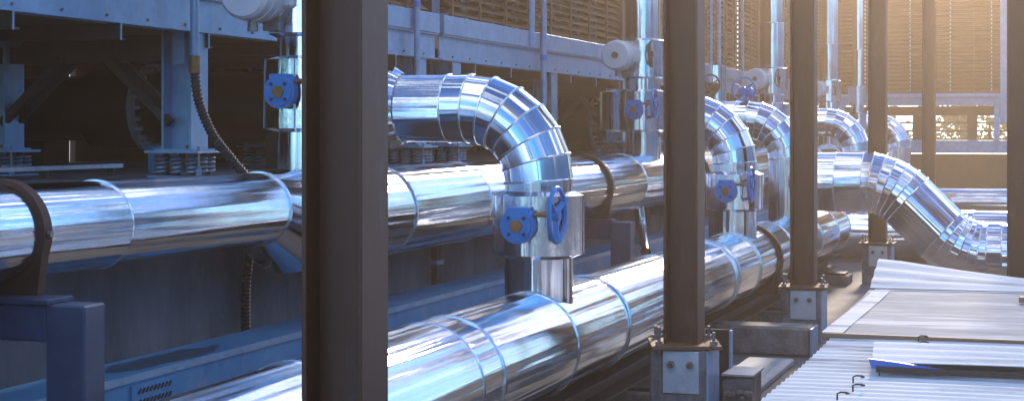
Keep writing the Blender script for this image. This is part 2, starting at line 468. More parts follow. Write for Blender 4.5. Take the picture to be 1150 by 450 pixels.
MB().seg((35, A_D, A_Z), (35.12, A_D, A_Z), A_R, 0.15, seg=56, caps=True).build('end_cap', 'alu', pa)

B_D, B_Z, B_R = 2.75, -1.15, 0.285
pb = thing('header_pipe', 8, B_D, B_Z - B_R, 'silver header pipe nearest the camera, running low behind the brown columns', 'pipe', 'silver header pipes')
straight('pipe_section', pb, (0.5, B_D, B_Z), (19.9, B_D, B_Z), B_R,
         seams=[x - 0.5 for x in (2.6, 4.3, 5.6, 6.9, 7.2, 8.4, 9.5, 11.2, 12.78, 12.95, 13.9, 15.7, 17.6, 18.9)], bead=0.008)
MB().band((12.87, B_D, B_Z), X_, B_R - 0.01, B_R + 0.010, 0.07, 56).build('strap', 'bead', pb)
# domed end
dm = MB(); prof = [(0, B_R), (0.10, B_R * 0.95), (0.19, B_R * 0.78), (0.25, B_R * 0.5), (0.275, 0.02)]
for (x0, r0), (x1, r1) in zip(prof, prof[1:]):
    dm.seg((19.9 + x0, B_D, B_Z), (19.9 + x1, B_D, B_Z), r0, r1, seg=48)
dm.build('end_cap', 'alu_bend', pb, angle=60)
MB().ring((19.9, B_D, B_Z), X_, B_R + 0.003, 0.008, n=56).build('seam_bead', 'bead', pb)

def elbow_path(pts, bends):
    """polyline with each inner corner replaced by a lobster-back arc: bends = [(radius, gores), ...]"""
    out = [Vector(pts[0])]
    for i in range(1, len(pts) - 1):
        p, c, n = Vector(pts[i - 1]), Vector(pts[i]), Vector(pts[i + 1])
        u, w = (p - c).normalized(), (n - c).normalized()
        rad, k = bends[i - 1]
        if not rad:
            out.append(c); continue
        ang = math.pi - u.angle(w)
        tl = rad * math.tan(ang / 2)
        ctr = c + (u + w).normalized() * (rad / math.cos(ang / 2))
        s0 = c + u * tl - ctr
        ax = s0.cross(c + w * tl - ctr).normalized()
        for j in range(k + 1):
            out.append(ctr + Matrix.Rotation(ang * j / k, 3, ax) @ s0)
    out.append(Vector(pts[-1]))
    return out

def gore_pipe(root, path, r, bead=0.006, first='pipe_section', mat='alu_bend', seg=48):
    n = len(path)
    dirs = [(path[i + 1] - path[i]).normalized() for i in range(n - 1)]
    nr = [dirs[0]] + [(dirs[i - 1] + dirs[i]).normalized() for i in range(1, n - 1)] + [dirs[-1]]
    for i in range(n - 1):
        ln = (path[i + 1] - path[i]).length
        long_ = ln > 0.30
        rr = r + (0.002 if i % 2 else 0)
        MB().seg(path[i], path[i + 1], rr, n1=nr[i], n2=nr[i + 1], seg=seg, u0=i * 0.37).build(
            first if long_ else 'elbow_segment', 'alu' if long_ else mat, root)
        if 0 < i:
            MB().ring(path[i], nr[i], r + 0.002, bead, n=seg, axis=dirs[i]).build('seam_bead', 'bead', root)

RR, E_Z = 0.188, 0.13
def b_riser(t, label, d_end, up=None, down=None, up_rad=0.22):
    th = thing('branch_pipe', t, B_D, B_Z, label, 'pipe', 'elbowed branch pipes off the near header')
    pts = [(t, B_D, B_Z), (t, B_D, E_Z), (t, d_end, E_Z)]
    bends = [(0.40, 6)]
    if up: pts.append((t, d_end, up)); bends.append((up_rad, 3))
    if down: pts.append((t, d_end, down)); bends.append((up_rad, 3))
    path = elbow_path(pts, bends)
    k = max(i for i, p in enumerate(path[:-1]) if abs(p.z - E_Z) < 1e-4 and p.y < B_D + 0.45)
    if path[k + 1].y - path[k].y > 0.25:
        path.insert(k + 1, path[k] + Y_ * 0.12)      # straight collar after the bend
    gore_pipe(th, path, RR)
    if not up and not down:
        MB().cyl((t, d_end + 0.012, E_Z), Y_, RR + 0.035, 0.03, 40).build('blind_flange', 'bead', th)
    return th
b_riser(8.6, 'large elbowed silver branch pipe beside nearest brown column, dropping to near header', 3.86, up=3.2)
e1 = thing('foil_collar', 8.6, 3.56, E_Z - RR, 'crumpled foil collar on the large elbowed pipe at column edge', 'pipe insulation')
c = MB(); c.seg((8.6, 3.545, E_Z), (8.6, 3.60, E_Z), RR + 0.010, RR + 0.035, n1=Y_, n2=Y_, seg=80, wob=lambda a, e: 0.05 * math.sin(a * 13) * e)
c.build('foil', 'foil', e1)
b_riser(14.2, 'elbowed silver branch pipe right of second brown column with a blue valve', 3.28)
b_riser(17.0, 'elbowed silver branch pipe just left of the third brown column', 3.90)
b_riser(22.9, 'elbowed silver branch pipe just right of third brown column', 3.55)
b_riser(29.0, 'small far elbowed silver branch pipe right of fourth column', 3.27)

# S shaped cross pipe at the right
T_S, S_R = 17.0, 0.30
sp = thing('offset_pipe', T_S, 1.4, -1.5, 'big silver pipe stepping down in an S bend above the metal sheets', 'pipe')
path = elbow_path([(T_S, 2.62, -0.51), (T_S, 1.72, -0.51), (T_S, 1.02, -1.20), (T_S, -3.0, -1.20)], [(0.62, 6), (0.62, 6)])
path = [path[0], Vector((T_S, 2.24, -0.51))] + path[1:]
p_end = path[-1]; path = path[:-1] + [Vector((T_S, y, -1.20)) for y in (0.62, 0.46, 0.1, -0.9, -2.0)] + [p_end]
gore_pipe(sp, path, S_R, bead=0.007, mat='alu', seg=56)
MB().seg((T_S, 2.62, -0.51), (T_S, 2.72, -0.51), S_R, RR * 0.9, seg=48, caps=True).build('reducer', 'alu_bend', sp)

# cross pipes further back
cp = thing('cross_pipe', 22.9, 0, -1.83 + 0.0, 'fat silver cross pipe low behind the S bend pipe', 'pipe')
straight('pipe_section', cp, (22.9, 3.4, -1.40), (22.9, -4, -1.40), 0.345, seams=(0.9, 2.2, 3.6, 5.0))
MB().seg((22.9, 3.4, -1.40), (22.9, 3.55, -1.40), 0.345, 0.1, seg=48, caps=True).build('end_cap', 'alu', cp)
cp = thing('cross_pipe', 29, 0, -1.45, 'thin far silver cross pipe right of the S bend pipe', 'pipe')
straight('pipe_section', cp, (29, 3.6, -1.18), (29, -4, -1.18), 0.22, seams=(1.5, 3.6, 5.4))
MB().seg((29, 3.6, -1.18), (29, 3.7, -1.18), 0.22, 0.06, seg=40, caps=True).build('end_cap', 'alu', cp)
def saddle_pier(t, d, z_top, label, axis='y', w=0.3, lab_cat='pier'):
    th = thing('concrete_pier', t, d, G, label, lab_cat, 'concrete piers under the pipes')
    MB().box(t - w / 2, t + w / 2, d - 0.24, d + 0.24, G, z_top - 0.03, 0.01).build('block', 'concrete', th)
    MB().box(t - w / 2 + 0.03, t + w / 2 - 0.03, d - 0.2, d + 0.2, z_top - 0.03, z_top + 0.012).build('bearing_plate', 'rust', th)
saddle_pier(17.0, 0.2, -1.49, 'low concrete pier under lower end of the S bend pipe', w=0.4)
saddle_pier(29.0, 0.6, -1.39, 'low concrete pier under thin far cross pipe')
saddle_pier(29.0, 2.6, -1.39, 'low concrete pier under thin far cross pipe near its closed end')

# ------------------------------------------------------------------ handwheels, gear operators, valves
def handwheel(root, c, nrm, rad, mat, rim=0.012, spokes=3, name='handwheel'):
    c = Vector(c); n = Vector(nrm).normalized()
    w = MB().ring(c, n, rad, rim, n=36, seg=8).build(name, mat, root)
    a, b = frame_for(n)
    for k in range(spokes):
        an = 2 * math.pi * k / spokes + 0.5
        e = a * math.cos(an) + b * math.sin(an)
        MB().bar(c - n * 0.012, c + e * rad, rim * 2.2, rim * 1.0).build('spoke', mat, w)
    MB().cyl(c - n * 0.004, n, rim * 2.3, 0.04, 14).build('hub', mat, w)
    return w

def butterfly_valve(t, d, z0, z1, rj, label, pipe_r=RR, ey=1.0, flip=1):
    """jacketed valve on a vertical pipe: jacket, blue gear operator facing -X, stem along -Y, blue handwheel"""
    th = thing('butterfly_valve', t, d, z0, label, 'valve', 'blue geared valves')
    j = MB()
    def wob(an, e): return 0.010 * math.sin(an * 7 + e * 2) + 0.007 * math.sin(an * 11 + e * 5 + t)
    j.seg((t, d, z0), (t, d, z1), rj, seg=64, wob=wob)
    if ey != 1.0:
        j.v = [(x, d + (y - d) * (ey if y > d else 1.0), z) for x, y, z in j.v]
    jk = j.build('jacket', 'foil', th)
    for zz, s in ((z1, 1), (z0, -1)):
        l = MB(); l.seg((t, d, zz - s * 0.001), (t, d, zz + s * 0.022), rj * 0.995, pipe_r + 0.003, seg=64, wob=lambda an, e: wob(an, 1 if s > 0 else 0) if e == 0 else 0.0)
        if ey != 1.0: l.v = [(x, d + (y - d) * (ey if y > d else 1.0), z) for x, y, z in l.v]
        l.build('jacket_lid', 'foil', th)
    MB().bar((t - rj - 0.004, d - 0.03, z0), (t - rj - 0.004, d - 0.03, z1), 0.014, 0.010).build('lock_seam', 'bead', jk)
    zc = z0 + (z1 - z0) * 0.52
    gx = t - rj - 0.06
    gd = d + 0.015
    gb = MB()
    gb.cyl((gx, gd, zc), X_, 0.094, 0.056, 36)
    gb.box(gx - 0.026, gx + 0.026, gd - 0.066, gd + 0.066, zc + 0.01, zc + 0.100, 0.006)
    gearbox = gb.build('gearbox', 'blue_paint', th, angle=30)
    MB().cyl((gx - 0.032, gd, zc), X_, 0.080, 0.012, 32).build('cover_plate', 'blue_paint', gearbox)
    MB().hexnut((gx - 0.042, gd, zc), X_, 0.036, 0.014).build('hub_cap', 'bronze', gearbox)
    for k in range(4):
        an = math.pi / 4 + k * math.pi / 2
        MB().hexnut((gx - 0.040, gd + 0.060 * math.cos(an), zc + 0.060 * math.sin(an)), X_, 0.010, 0.012).build('bolt', 'black', gearbox)
    MB().seg((gx + 0.02, gd, zc), (t - 0.10, gd, zc), 0.05, seg=20).build('valve_neck', 'blue_paint', th)
    sz = zc + 0.060
    MB().seg((gx, gd - 0.03, sz), (gx, gd - 0.085, sz), 0.024, seg=16, caps=True).build('worm_housing', 'blue_paint', th)
    MB().seg((gx, gd - 0.08, sz), (gx, gd - 0.225, sz), 0.011, seg=12, caps=True).build('stem', 'bronze', th)
    handwheel(th, (gx, gd - 0.215, sz), -Y_, 0.142, 'blue_paint', 0.013)
    return th
butterfly_valve(8.6, B_D, -0.665, -0.345, 0.25, 'large foil jacketed valve with blue gearbox and handwheel on the big elbowed pipe')
butterfly_valve(14.2, B_D, -0.665, -0.365, 0.25, 'jacketed blue valve between second and third columns, low on elbowed pipe')

def electric_actuator(t, d, z, label, sgn=1):
    th = thing('actuator', t, d, z - 0.16, label, 'actuator', 'white electric actuators on the tall risers')
    c = Vector((t, d, z))
    body = MB().seg(c, c + X_ * 0.24, 0.150, seg=40, caps=True).build('housing', 'white_paint', th)
    f = MB(); f.seg(c - X_ * 0.022, c, 0.132, 0.150, seg=40, caps=True); f.build('end_cover', 'white_paint', th)
    MB().cyl(c - X_ * 0.026, X_, 0.034, 0.022, 20).build('sight_plug', 'rust', th)
    for k in (0.08, 0.16, 0.235):
        MB().band(c + X_ * k, X_, 0.145, 0.158, 0.016, 40).build('cooling_rib', 'white_paint', body)
    MB().box(t + 0.20, t + 0.34, d - 0.20, d + 0.02, z - 0.075, z + 0.075, 0.015).build('gear_housing', 'white_paint', th)
    MB().seg((t + 0.27, d - 0.19, z + 0.02), (t + 0.27, d - 0.32, z + 0.02), 0.014, seg=12, caps=True).build('wheel_shaft', 'bolt', th)
    handwheel(th, (t + 0.27, d - 0.31, z + 0.02), -Y_, 0.125, 'black', 0.012)
    MB().seg((t + 0.10, d, z - 0.14), (t + 0.10, d, z - 0.21), 0.03, seg=14, caps=True).build('cable_gland', 'bolt', th)
    MB().bar((t + 0.27, d - 0.05, z - 0.07), (t + 0.27, d - 0.05, z - 0.2), 0.10, 0.10).build('mounting_foot', 'bolt', th)
    return th

def a_riser(t, lab, k, top=4.2, r=0.18, jey=1.0):
    th = thing('riser_pipe', t, A_D, A_Z + A_R, lab['pipe'], 'pipe', 'tall silver risers from the rear header')
    straight('pipe_section', th, (t, A_D, A_Z + 0.1), (t, A_D, top), r, seams=(0.62, 1.05, 1.25, 2.0, 3.0), axis=Z_)
    butterfly_valve(t, A_D, 0.02, 0.41, 0.26, lab['valve'], r, ey=jey)
    jt = thing('valve_jacket', t, A_D, 0.54, lab['jacket'], 'valve jacket', 'upper foil jackets on the risers')
    MB().seg((t, A_D, 0.56), (t, A_D, 0.93), 0.225, seg=56, wob=lambda a, e: 0.012 * math.sin(a * 6 + e)).build('jacket', 'foil', jt)
    for zz, s in ((0.93, 1), (0.56, -1)):
        MB().seg((t, A_D, zz), (t, A_D, zz + s * 0.02), 0.226, r + 0.004, seg=56).build('jacket_lid', 'foil', jt)
    electric_actuator(t - 0.46, A_D + 0.17, 0.77, lab['act'])
a_riser(8.62, dict(pipe='tall silver riser rising left of nearest brown column', valve='blue geared valve in foil jacket at left edge of nearest column',
                   jacket='upper foil jacket behind white actuator, left of nearest column', act='white actuator cut by top edge, left of nearest column'), 0)
a_riser(16.5, dict(pipe='tall silver riser just left of the second brown column', valve='foil jacketed blue valve and handwheel left of second column',
                   jacket='upper foil jacket with black handwheel left of second column', act='round white actuator with black handwheel left of second column'), 1, jey=1.75)
a_riser(24.3, dict(pipe='tall silver riser just left of the third brown column', valve='small blue valve low on the riser left of third column',
                   jacket='small upper foil jacket on the riser left of third column', act='white actuator with black handwheel left of third column'), 2)
a_riser(30.4, dict(pipe='tall silver riser just right of the third brown column', valve='distant blue valve on the riser right of third column',
                   jacket='distant upper foil jacket right of third column', act='small distant white actuator right of third column'), 3)
# slim riser further back between columns three and four
th = thing('riser_pipe', 40 * 0.87, 4.15, A_Z + A_R, 'slimmer farthest silver riser just left of fourth column', 'pipe', 'tall silver risers from the rear header')
straight('pipe_section', th, (34.8, 4.15, A_Z + 0.2), (34.8, 4.15, 4.4), 0.125, seams=(1.2, 2.0, 3.2))
MB().seg((34.8, 4.15, 0.55), (34.8, 4.15, 0.95), 0.21, seg=40, caps=True).build('jacket', 'foil', th)
MB().seg((34.8, 4.15, -0.1), (34.8, 4.15, 0.4), 0.20, seg=40, caps=True).build('jacket', 'foil', th)

# small hand valves standing on the third branch pipe
def hand_valve(t, d, zb, zw, rad, mat, label, rim=0.010):
    th = thing('hand_valve', t, d, zb, label, 'valve', 'small hand valves on the third branch pipe')
    MB().seg((t, d, zb), (t, d, zw - 0.02), 0.030, seg=16, caps=True).build('neck', mat if mat != 'black' else 'rust', th)
    MB().box(t - 0.05, t + 0.05, d - 0.075, d + 0.075, zw - 0.075, zw + 0.02, 0.02).build('body', mat if mat != 'black' else 'rust', th)
    MB().seg((t, d, zw), (t - 0.12, d, zw), 0.012, seg=12, caps=True).build('stem', 'bolt', th)
    handwheel(th, (t - 0.11, d, zw), -X_, rad, mat, rim)
hand_valve(16.95, 3.17, E_Z + RR - 0.01, 0.44, 0.12, 'blue_paint', 'blue hand valve facing the camera, on top of the far elbow')
hand_valve(16.95, 3.52, E_Z + RR - 0.01, 0.49, 0.10, 'black', 'hand valve with black ring wheel and rusty body right of second column')
th = thing('foil_pot', 17.25, 3.55, 0.3, 'foil wrapped pot with two thin tubes rising from it', 'pipe fitting')
MB().seg((17.25, 3.55, 0.30), (17.25, 3.55, 0.70), 0.115, seg=32, caps=True).build('jacket', 'foil', th)
for dd in (0.045, -0.045):
    MB().seg((17.25, 3.55 + dd, 0.70), (17.25, 3.55 + dd, 3.6), 0.017, seg=12, caps=True).build('tube', 'galv', th)

# ------------------------------------------------------------------ brown H columns on plinths
def h_column(t, d, zb, label, w=0.20, fl=0.016, wb=0.012, top=6.0, plate=True, rot=0.0):
    th = thing('steel_column', t, d, zb, label, 'column', 'brown H section columns')
    h = w / 2
    MB().box(t - wb / 2, t + wb / 2, d - h + fl, d + h - fl, zb, top).build('web', 'brown', th, smooth=False)
    for s in (-1, 1):
        y0, y1 = sorted((d + s * h, d + s * (h - fl)))
        MB().box(t - h, t + h, y0, y1, zb, top, 0.002).build('flange', 'brown', th, smooth=False)
    if plate:
        b = MB(); b.box(-0.20, 0.20, -0.20, 0.20, zb - 0.022, zb, 0.003)
        ca, sa = math.cos(rot), math.sin(rot)
        b.v = [(t + x * ca - y * sa, d + x * sa + y * ca, z) for x, y, z in b.v]
        b.build('base_plate', 'rust', th, smooth=False)
        for sx in (-1, 1):
            for sy in (-1, 1):
                x, y = 0.155 * sx, 0.155 * sy
                p = (t + x * ca - y * sa, d + x * sa + y * ca)
                bo = MB().hexnut((p[0], p[1], zb + 0.012), Z_, 0.021, 0.024).build('anchor_nut', 'bolt', th, smooth=False)
                MB().cyl((p[0], p[1], zb + 0.03), Z_, 0.010, 0.09 + (0.06 if sx < 0 < sy else 0), 10).build('stud', 'bolt', bo)
    return th
def plinth(t, d, zt, label, w=0.33):
    th = thing('concrete_plinth', t, d, G, label, 'plinth', 'concrete column plinths')
    h = w / 2
    MB().box(t - h, t + h, d - h, d + h, G, zt - 0.022, 0.012).build('block', 'concrete', th)
    MB().box(t - h + 0.01, t + h - 0.01, d - h - 0.008, d - h + 0.002, G, zt - 0.03).build('skylit_side', 'galv', th, smooth=False)  # bluish slab: sky light on this plinth face put into the colour
    p = MB(); p.box(t - h - 0.016, t - h - 0.001, d - 0.125, d + 0.085, zt - 0.27, zt - 0.03, 0.003)
    p.build('anchor_plate', 'zinc_plate', th, smooth=False)
    for dy in (0.035, -0.075):
        n = MB().hexnut((t - h - 0.030, d + dy, zt - 0.105), X_, 0.022, 0.03).build('nut', 'bolt', th, smooth=False)
        MB().cyl((t - h - 0.05, d + dy, zt - 0.105), X_, 0.011, 0.05, 10).build('stud', 'rust', n)
C_D = 2.10
cl = [(4.62, 'nearest wide brown steel column with lavender side face', None, 0.0),
      (9.32, 'second brown steel column on plinth, right of the big elbow', 'concrete plinth with white bolted plate under second brown column', 0.30),
      (13.85, 'third brown steel column on plinth, behind the metal sheets', 'smaller concrete plinth with white bolted plate under third column', 0.10),
      (19.5, 'fourth brown column, half behind the S bend pipe', None, 0.0),
      (26.9, 'slim farthest brown column in front of the end louvers', None, 0.0)]
for t, lb, pl, rot in cl:
    zb = -1.21 if t < 12 else -1.28
    h_column(t, C_D, zb, lb, rot=rot)
    if pl is None:
        pl = {4.62: 'hidden concrete plinth under the nearest brown column', 19.5: 'concrete plinth under fourth column behind S bend pipe',
              26.9: 'far concrete plinth under slim farthest column'}[t]
    plinth(t, C_D, zb, pl)
h_column(16.0, 0.44, G + 0.02, 'tan brown column cut by the right edge of the picture')

# ------------------------------------------------------------------ pipe supports
def portal(t, label, d0=3.73, d1=4.62, top=-0.84, pr=A_R, pz=A_Z, ring_mat='clamp', tube=0.15):
    th = thing('pipe_support', t, d0, G, label, 'pipe support', 'portal supports under the rear header')
    h = tube / 2
    MB().box(t - h, t + h, d0 - 0.06, d0 + 0.12, G, top, 0.008).build('post', 'grey_steel', th, smooth=False)
    MB().box(t - h + 0.003, t + h - 0.003, d0 + 0.12, d1 - 0.08, top - 0.15, top - 0.003, 0.008).build('crossbar', 'grey_steel', th, smooth=False)
    MB().box(t - 0.09, t + 0.09, d0 + 0.10, d1 - 0.02 - 0.08, top - 0.002, top + 0.021, 0.004).build('bearing_pad', 'grey_steel', th, smooth=False)
    return th
def clamp(t, d, z, r, zb, label, cat='pipe clamp', w=0.055, grp='brown pipe clamps'):
    th = thing('pipe_clamp', t, d, zb, label, cat, grp)
    MB().band((t, d, z), X_, r + 0.004, r + 0.028, w, 56).build('ring', 'clamp', th)
    # saddle web below the ring
    s = MB(); pts = [(d - r * 0.98, zb), (d - r * 0.98, z - r * 0.30)]
    for k in range(13):
        an = math.pi + math.radians(18) + (math.pi - math.radians(36)) * k / 12
        pts.append((d + (r + 0.026) * math.cos(an), z + (r + 0.026) * math.sin(an)))
    pts += [(d + r * 0.98, z - r * 0.30), (d + r * 0.98, zb)]
    pts = [(d - r * 0.95, zb)] + [(p[0], max(p[1], zb)) for p in pts[2:-2]] + [(d + r * 0.95, zb)]
    s.prism(pts, 'x', t - w * 0.45, t + w * 0.45); s.build('saddle', 'clamp', th)
    for sd in (-1, 1):
        MB().hexnut((t, d + sd * (r + 0.035), z), Y_, 0.014, 0.02).build('nut', 'bolt', th, smooth=False)
portal(5.68, 'dark steel portal support standing at the left edge', top=-0.685, pr=a_r, pz=a_z)
clamp(5.74, A_D, a_z, a_r, -0.664, 'brown clamp round the thin pipe at the left edge')
portal(14.2, 'grey steel portal post right of the big elbow', top=-0.80)
clamp(14.2, A_D, A_Z, A_R, -0.779, 'brown clamp round rear header right of the big elbow')
portal(18.4, 'grey portal support under rear header right of second column', top=-0.80)
clamp(18.4, A_D, A_Z, A_R, -0.779, 'brown clamp round rear header just right of second column')
portal(26.0, 'far grey portal support under rear header', top=-0.80)
clamp(26.0, A_D, A_Z, A_R, -0.779, 'far brown clamp round rear header')
clamp(14.85, B_D, B_Z, B_R, -1.46, 'brown clamp round near header left of third column', grp='brown pipe clamps')

# long blue grey beam under the rear header
MBm = M['blue_steel']
th = thing('long_beam', 8, 4.16, -1.27, 'long blue steel channel beam lying below the rear header', 'beam')
MB().box(0, 27, 4.00, 4.33, -1.118, -1.10, 0.003).build('top_flange', 'blue_steel', th, smooth=False)
MB().box(0, 27, 4.006, 4.020, -1.27, -1.118).build('web', 'blue_steel', th, smooth=False)
MB().box(0, 27, 4.020, 4.30, -1.27, -1.256).build('bottom_flange', 'blue_steel', th, smooth=False)
MB().box(0, 27, 3.994, 4.0035, -1.128, -1.094).build('edge_strip', 'galv', th, smooth=False)
pt = MB().box(6.48, 6.86, 3.995, 4.006, -1.262, -1.145).build('slot_plate', 'blue_steel', th, smooth=False)
for row in (-1.175, -1.225):
    s = MB()
    for k in range(9):
        x = 6.53 + k * 0.033
        s.bar((x, 3.993, row - 0.010), (x + 0.02, 3.993, row + 0.010), 0.012, 0.006)
    tag(s.build('slot_row', 'black', pt, smooth=False), kind='stuff')
add_stain(M['blue_steel'], (7.05 - 8, 4.16 - 4.16, 0.17), (0.55, 0.11, 0.03), (0.05, 0.07, 0.10))
for x in (2.5, 7.6, 11.6, 15.6, 20, 25):
    MB().box(x, x + 0.12, 4.10, 4.24, G, -1.272).build('leg', 'dark_steel', th, smooth=False)
# rail beam and piers below near header
th = thing('rail_beam', 9, 2.72, -1.62, 'brown steel rail running just below the near header', 'beam')
MB().box(0.5, 20, 2.60, 2.90, -1.475, -1.462).build('top_flange', 'dark_steel', th, smooth=False)
MB().box(0.5, 20, 2.74, 2.756, -1.60, -1.475).build('web', 'dark_steel', th, smooth=False)
MB().box(0.5, 20, 2.62, 2.88, -1.615, -1.60).build('bottom_flange', 'dark_steel', th, smooth=False)
for i, (x, lb) in enumerate(((4.3, 'dark pier under near header left of the nearest column'), (10.3, 'dark concrete pier below near header left of second plinth'),
                             (15.3, 'dark pier under near header by the third plinth'), (19.2, 'dark pier under closed end of near header'))):
    th = thing('concrete_pier', x, 2.75, G, lb, 'pier', 'concrete piers under the pipes')
    MB().box(x - 0.22, x + 0.22, 2.38, 3.1, G, -1.64, 0.012).build('block', 'concrete', th)
    MB().box(x - 0.16, x + 0.16, 2.42, 3.06, -1.64, -1.616).build('bearing_plate', 'dark_steel', th, smooth=False)

# foundation beam, loose blocks and stub posts near the plinths
th = thing('foundation_beam', 13.0, 2.6, G, 'weathered concrete foundation beam between second and third plinths', 'beam')
MB().box(12.86, 13.16, 1.90, 3.9, G, -1.52, 0.02).build('block', 'concrete', th)
MB().box(12.85, 13.17, 1.885, 1.90, G, -1.53).build('end_plate', 'galv', th, smooth=False)
th = thing('concrete_block', 9.75, 1.83, G, 'rough broken concrete block beside the second plinth', 'block')
b = MB(); b.box(9.60, 9.95, 1.76, 1.93, G, -1.45, 0.015)
b.v = [(x + random.uniform(-.012, .012), y + random.uniform(-.012, .012), z + random.uniform(-.008, .008)) for x, y, z in b.v]
b.build('block', 'concrete', th, smooth=False)
MB().box(9.60, 9.95, 1.75, 1.94, -1.437, -1.425).build('pale_cap', 'pale_concrete', th, smooth=False)  # thin paler slab over the top of the block
for k in range(26):
    x, z = random.uniform(9.58, 9.60), random.uniform(G + 0.02, -1.5)
    y = random.uniform(1.77, 1.92); s_ = random.uniform(0.012, 0.03)
    q = MB(); q.box(x - s_, x + s_, y - s_, y + s_, z - s_ * 0.7, z + s_ * 0.7, s_ * 0.4); q.build('stone', 'concrete', th)
def stub(t, d, zt, label):
    th = thing('stub_post', t, d, G, label, 'post')
    MB().box(t, t + 0.012, d - 0.09, d + 0.09, G, zt).build('web', 'dark_steel', th, smooth=False)
    for y in (d - 0.09, d + 0.078):
        MB().box(t - 0.06, t, y, y + 0.012, G, zt).build('flange', 'galv', th, smooth=False)
    MB().box(t - 0.1, t + 0.1, d - 0.13, d + 0.13, G, G + 0.012).build('foot_plate', 'galv', th, smooth=False)
stub(9.9, 2.02, -1.20, 'short dark steel stub post behind the second plinth')

# concrete kerb on the ground beneath the pipes
for i, (x0, x1, y0, y1, z, lb) in enumerate(((10.9, 12.4, 1.95, 2.3, -1.70, 'flat pale concrete pad on the ground between second and third plinths'),
                                             (13.4, 13.66, 2.5, 3.2, -1.60, 'low concrete sleeper left of third plinth'))):
    th = thing('concrete_pad', x0, y0, G, lb, 'concrete pad')
    MB().box(x0, x1, y0, y1, G, z, 0.01).build('slab', 'pale_concrete' if i == 0 else 'concrete', th)

# ------------------------------------------------------------------ cooling towers on spring mounts
def helix(t, d, z0, z1, rad, wire, turns):
    n = int(turns * 14)
    return [(t + rad * math.cos(2 * math.pi * turns * k / n), d + rad * math.sin(2 * math.pi * turns * k / n), z0 + wire + (z1 - z0 - 2 * wire) * k / n) for k in range(n + 1)]
SPRING = None
P_TOP = -0.272
def isolator(t, d, label, zt=-0.112):
    global SPRING
    th = thing('spring_mount', t, d, P_TOP, label, 'spring mount', 'spring vibration mounts under the tower posts')
    MB().box(t - 0.15, t + 0.15, d - 0.17, d + 0.17, P_TOP, P_TOP + 0.012).build('base_plate', 'galv', th, smooth=False)
    MB().box(t - 0.16, t + 0.16, d - 0.18, d + 0.18, zt - 0.014, zt).build('top_plate', 'galv', th, smooth=False)
    for i in range(3):
        for j in range(3):
            if i == 1 and j == 1: continue
            o = None
            px, py = -0.09 + 0.09 * i, -0.105 + 0.105 * j
            if SPRING is None:
                SPRING = MB().tube(helix(0, 0, 0, zt - 0.014 - P_TOP - 0.012, 0.037, 0.011, 4.6), 0.011, 6).build('spring', 'spring')
                SPRING.data.transform(Matrix.Translation((0, 0, -GZ)))
                o = SPRING; o.parent = th
            else: o = sub(SPRING, 'spring', th)
            o.location = (px, py, 0.012)
    MB().cyl((t - 0.11, d - 0.155, (P_TOP + zt) / 2), Z_, 0.008, zt - P_TOP + 0.05, 8).build('stud', 'bolt', th)
    MB().cyl((t - 0.11, d - 0.155, P_TOP + 0.03), Z_, 0.017, 0.05, 10).build('sleeve', 'galv', th)

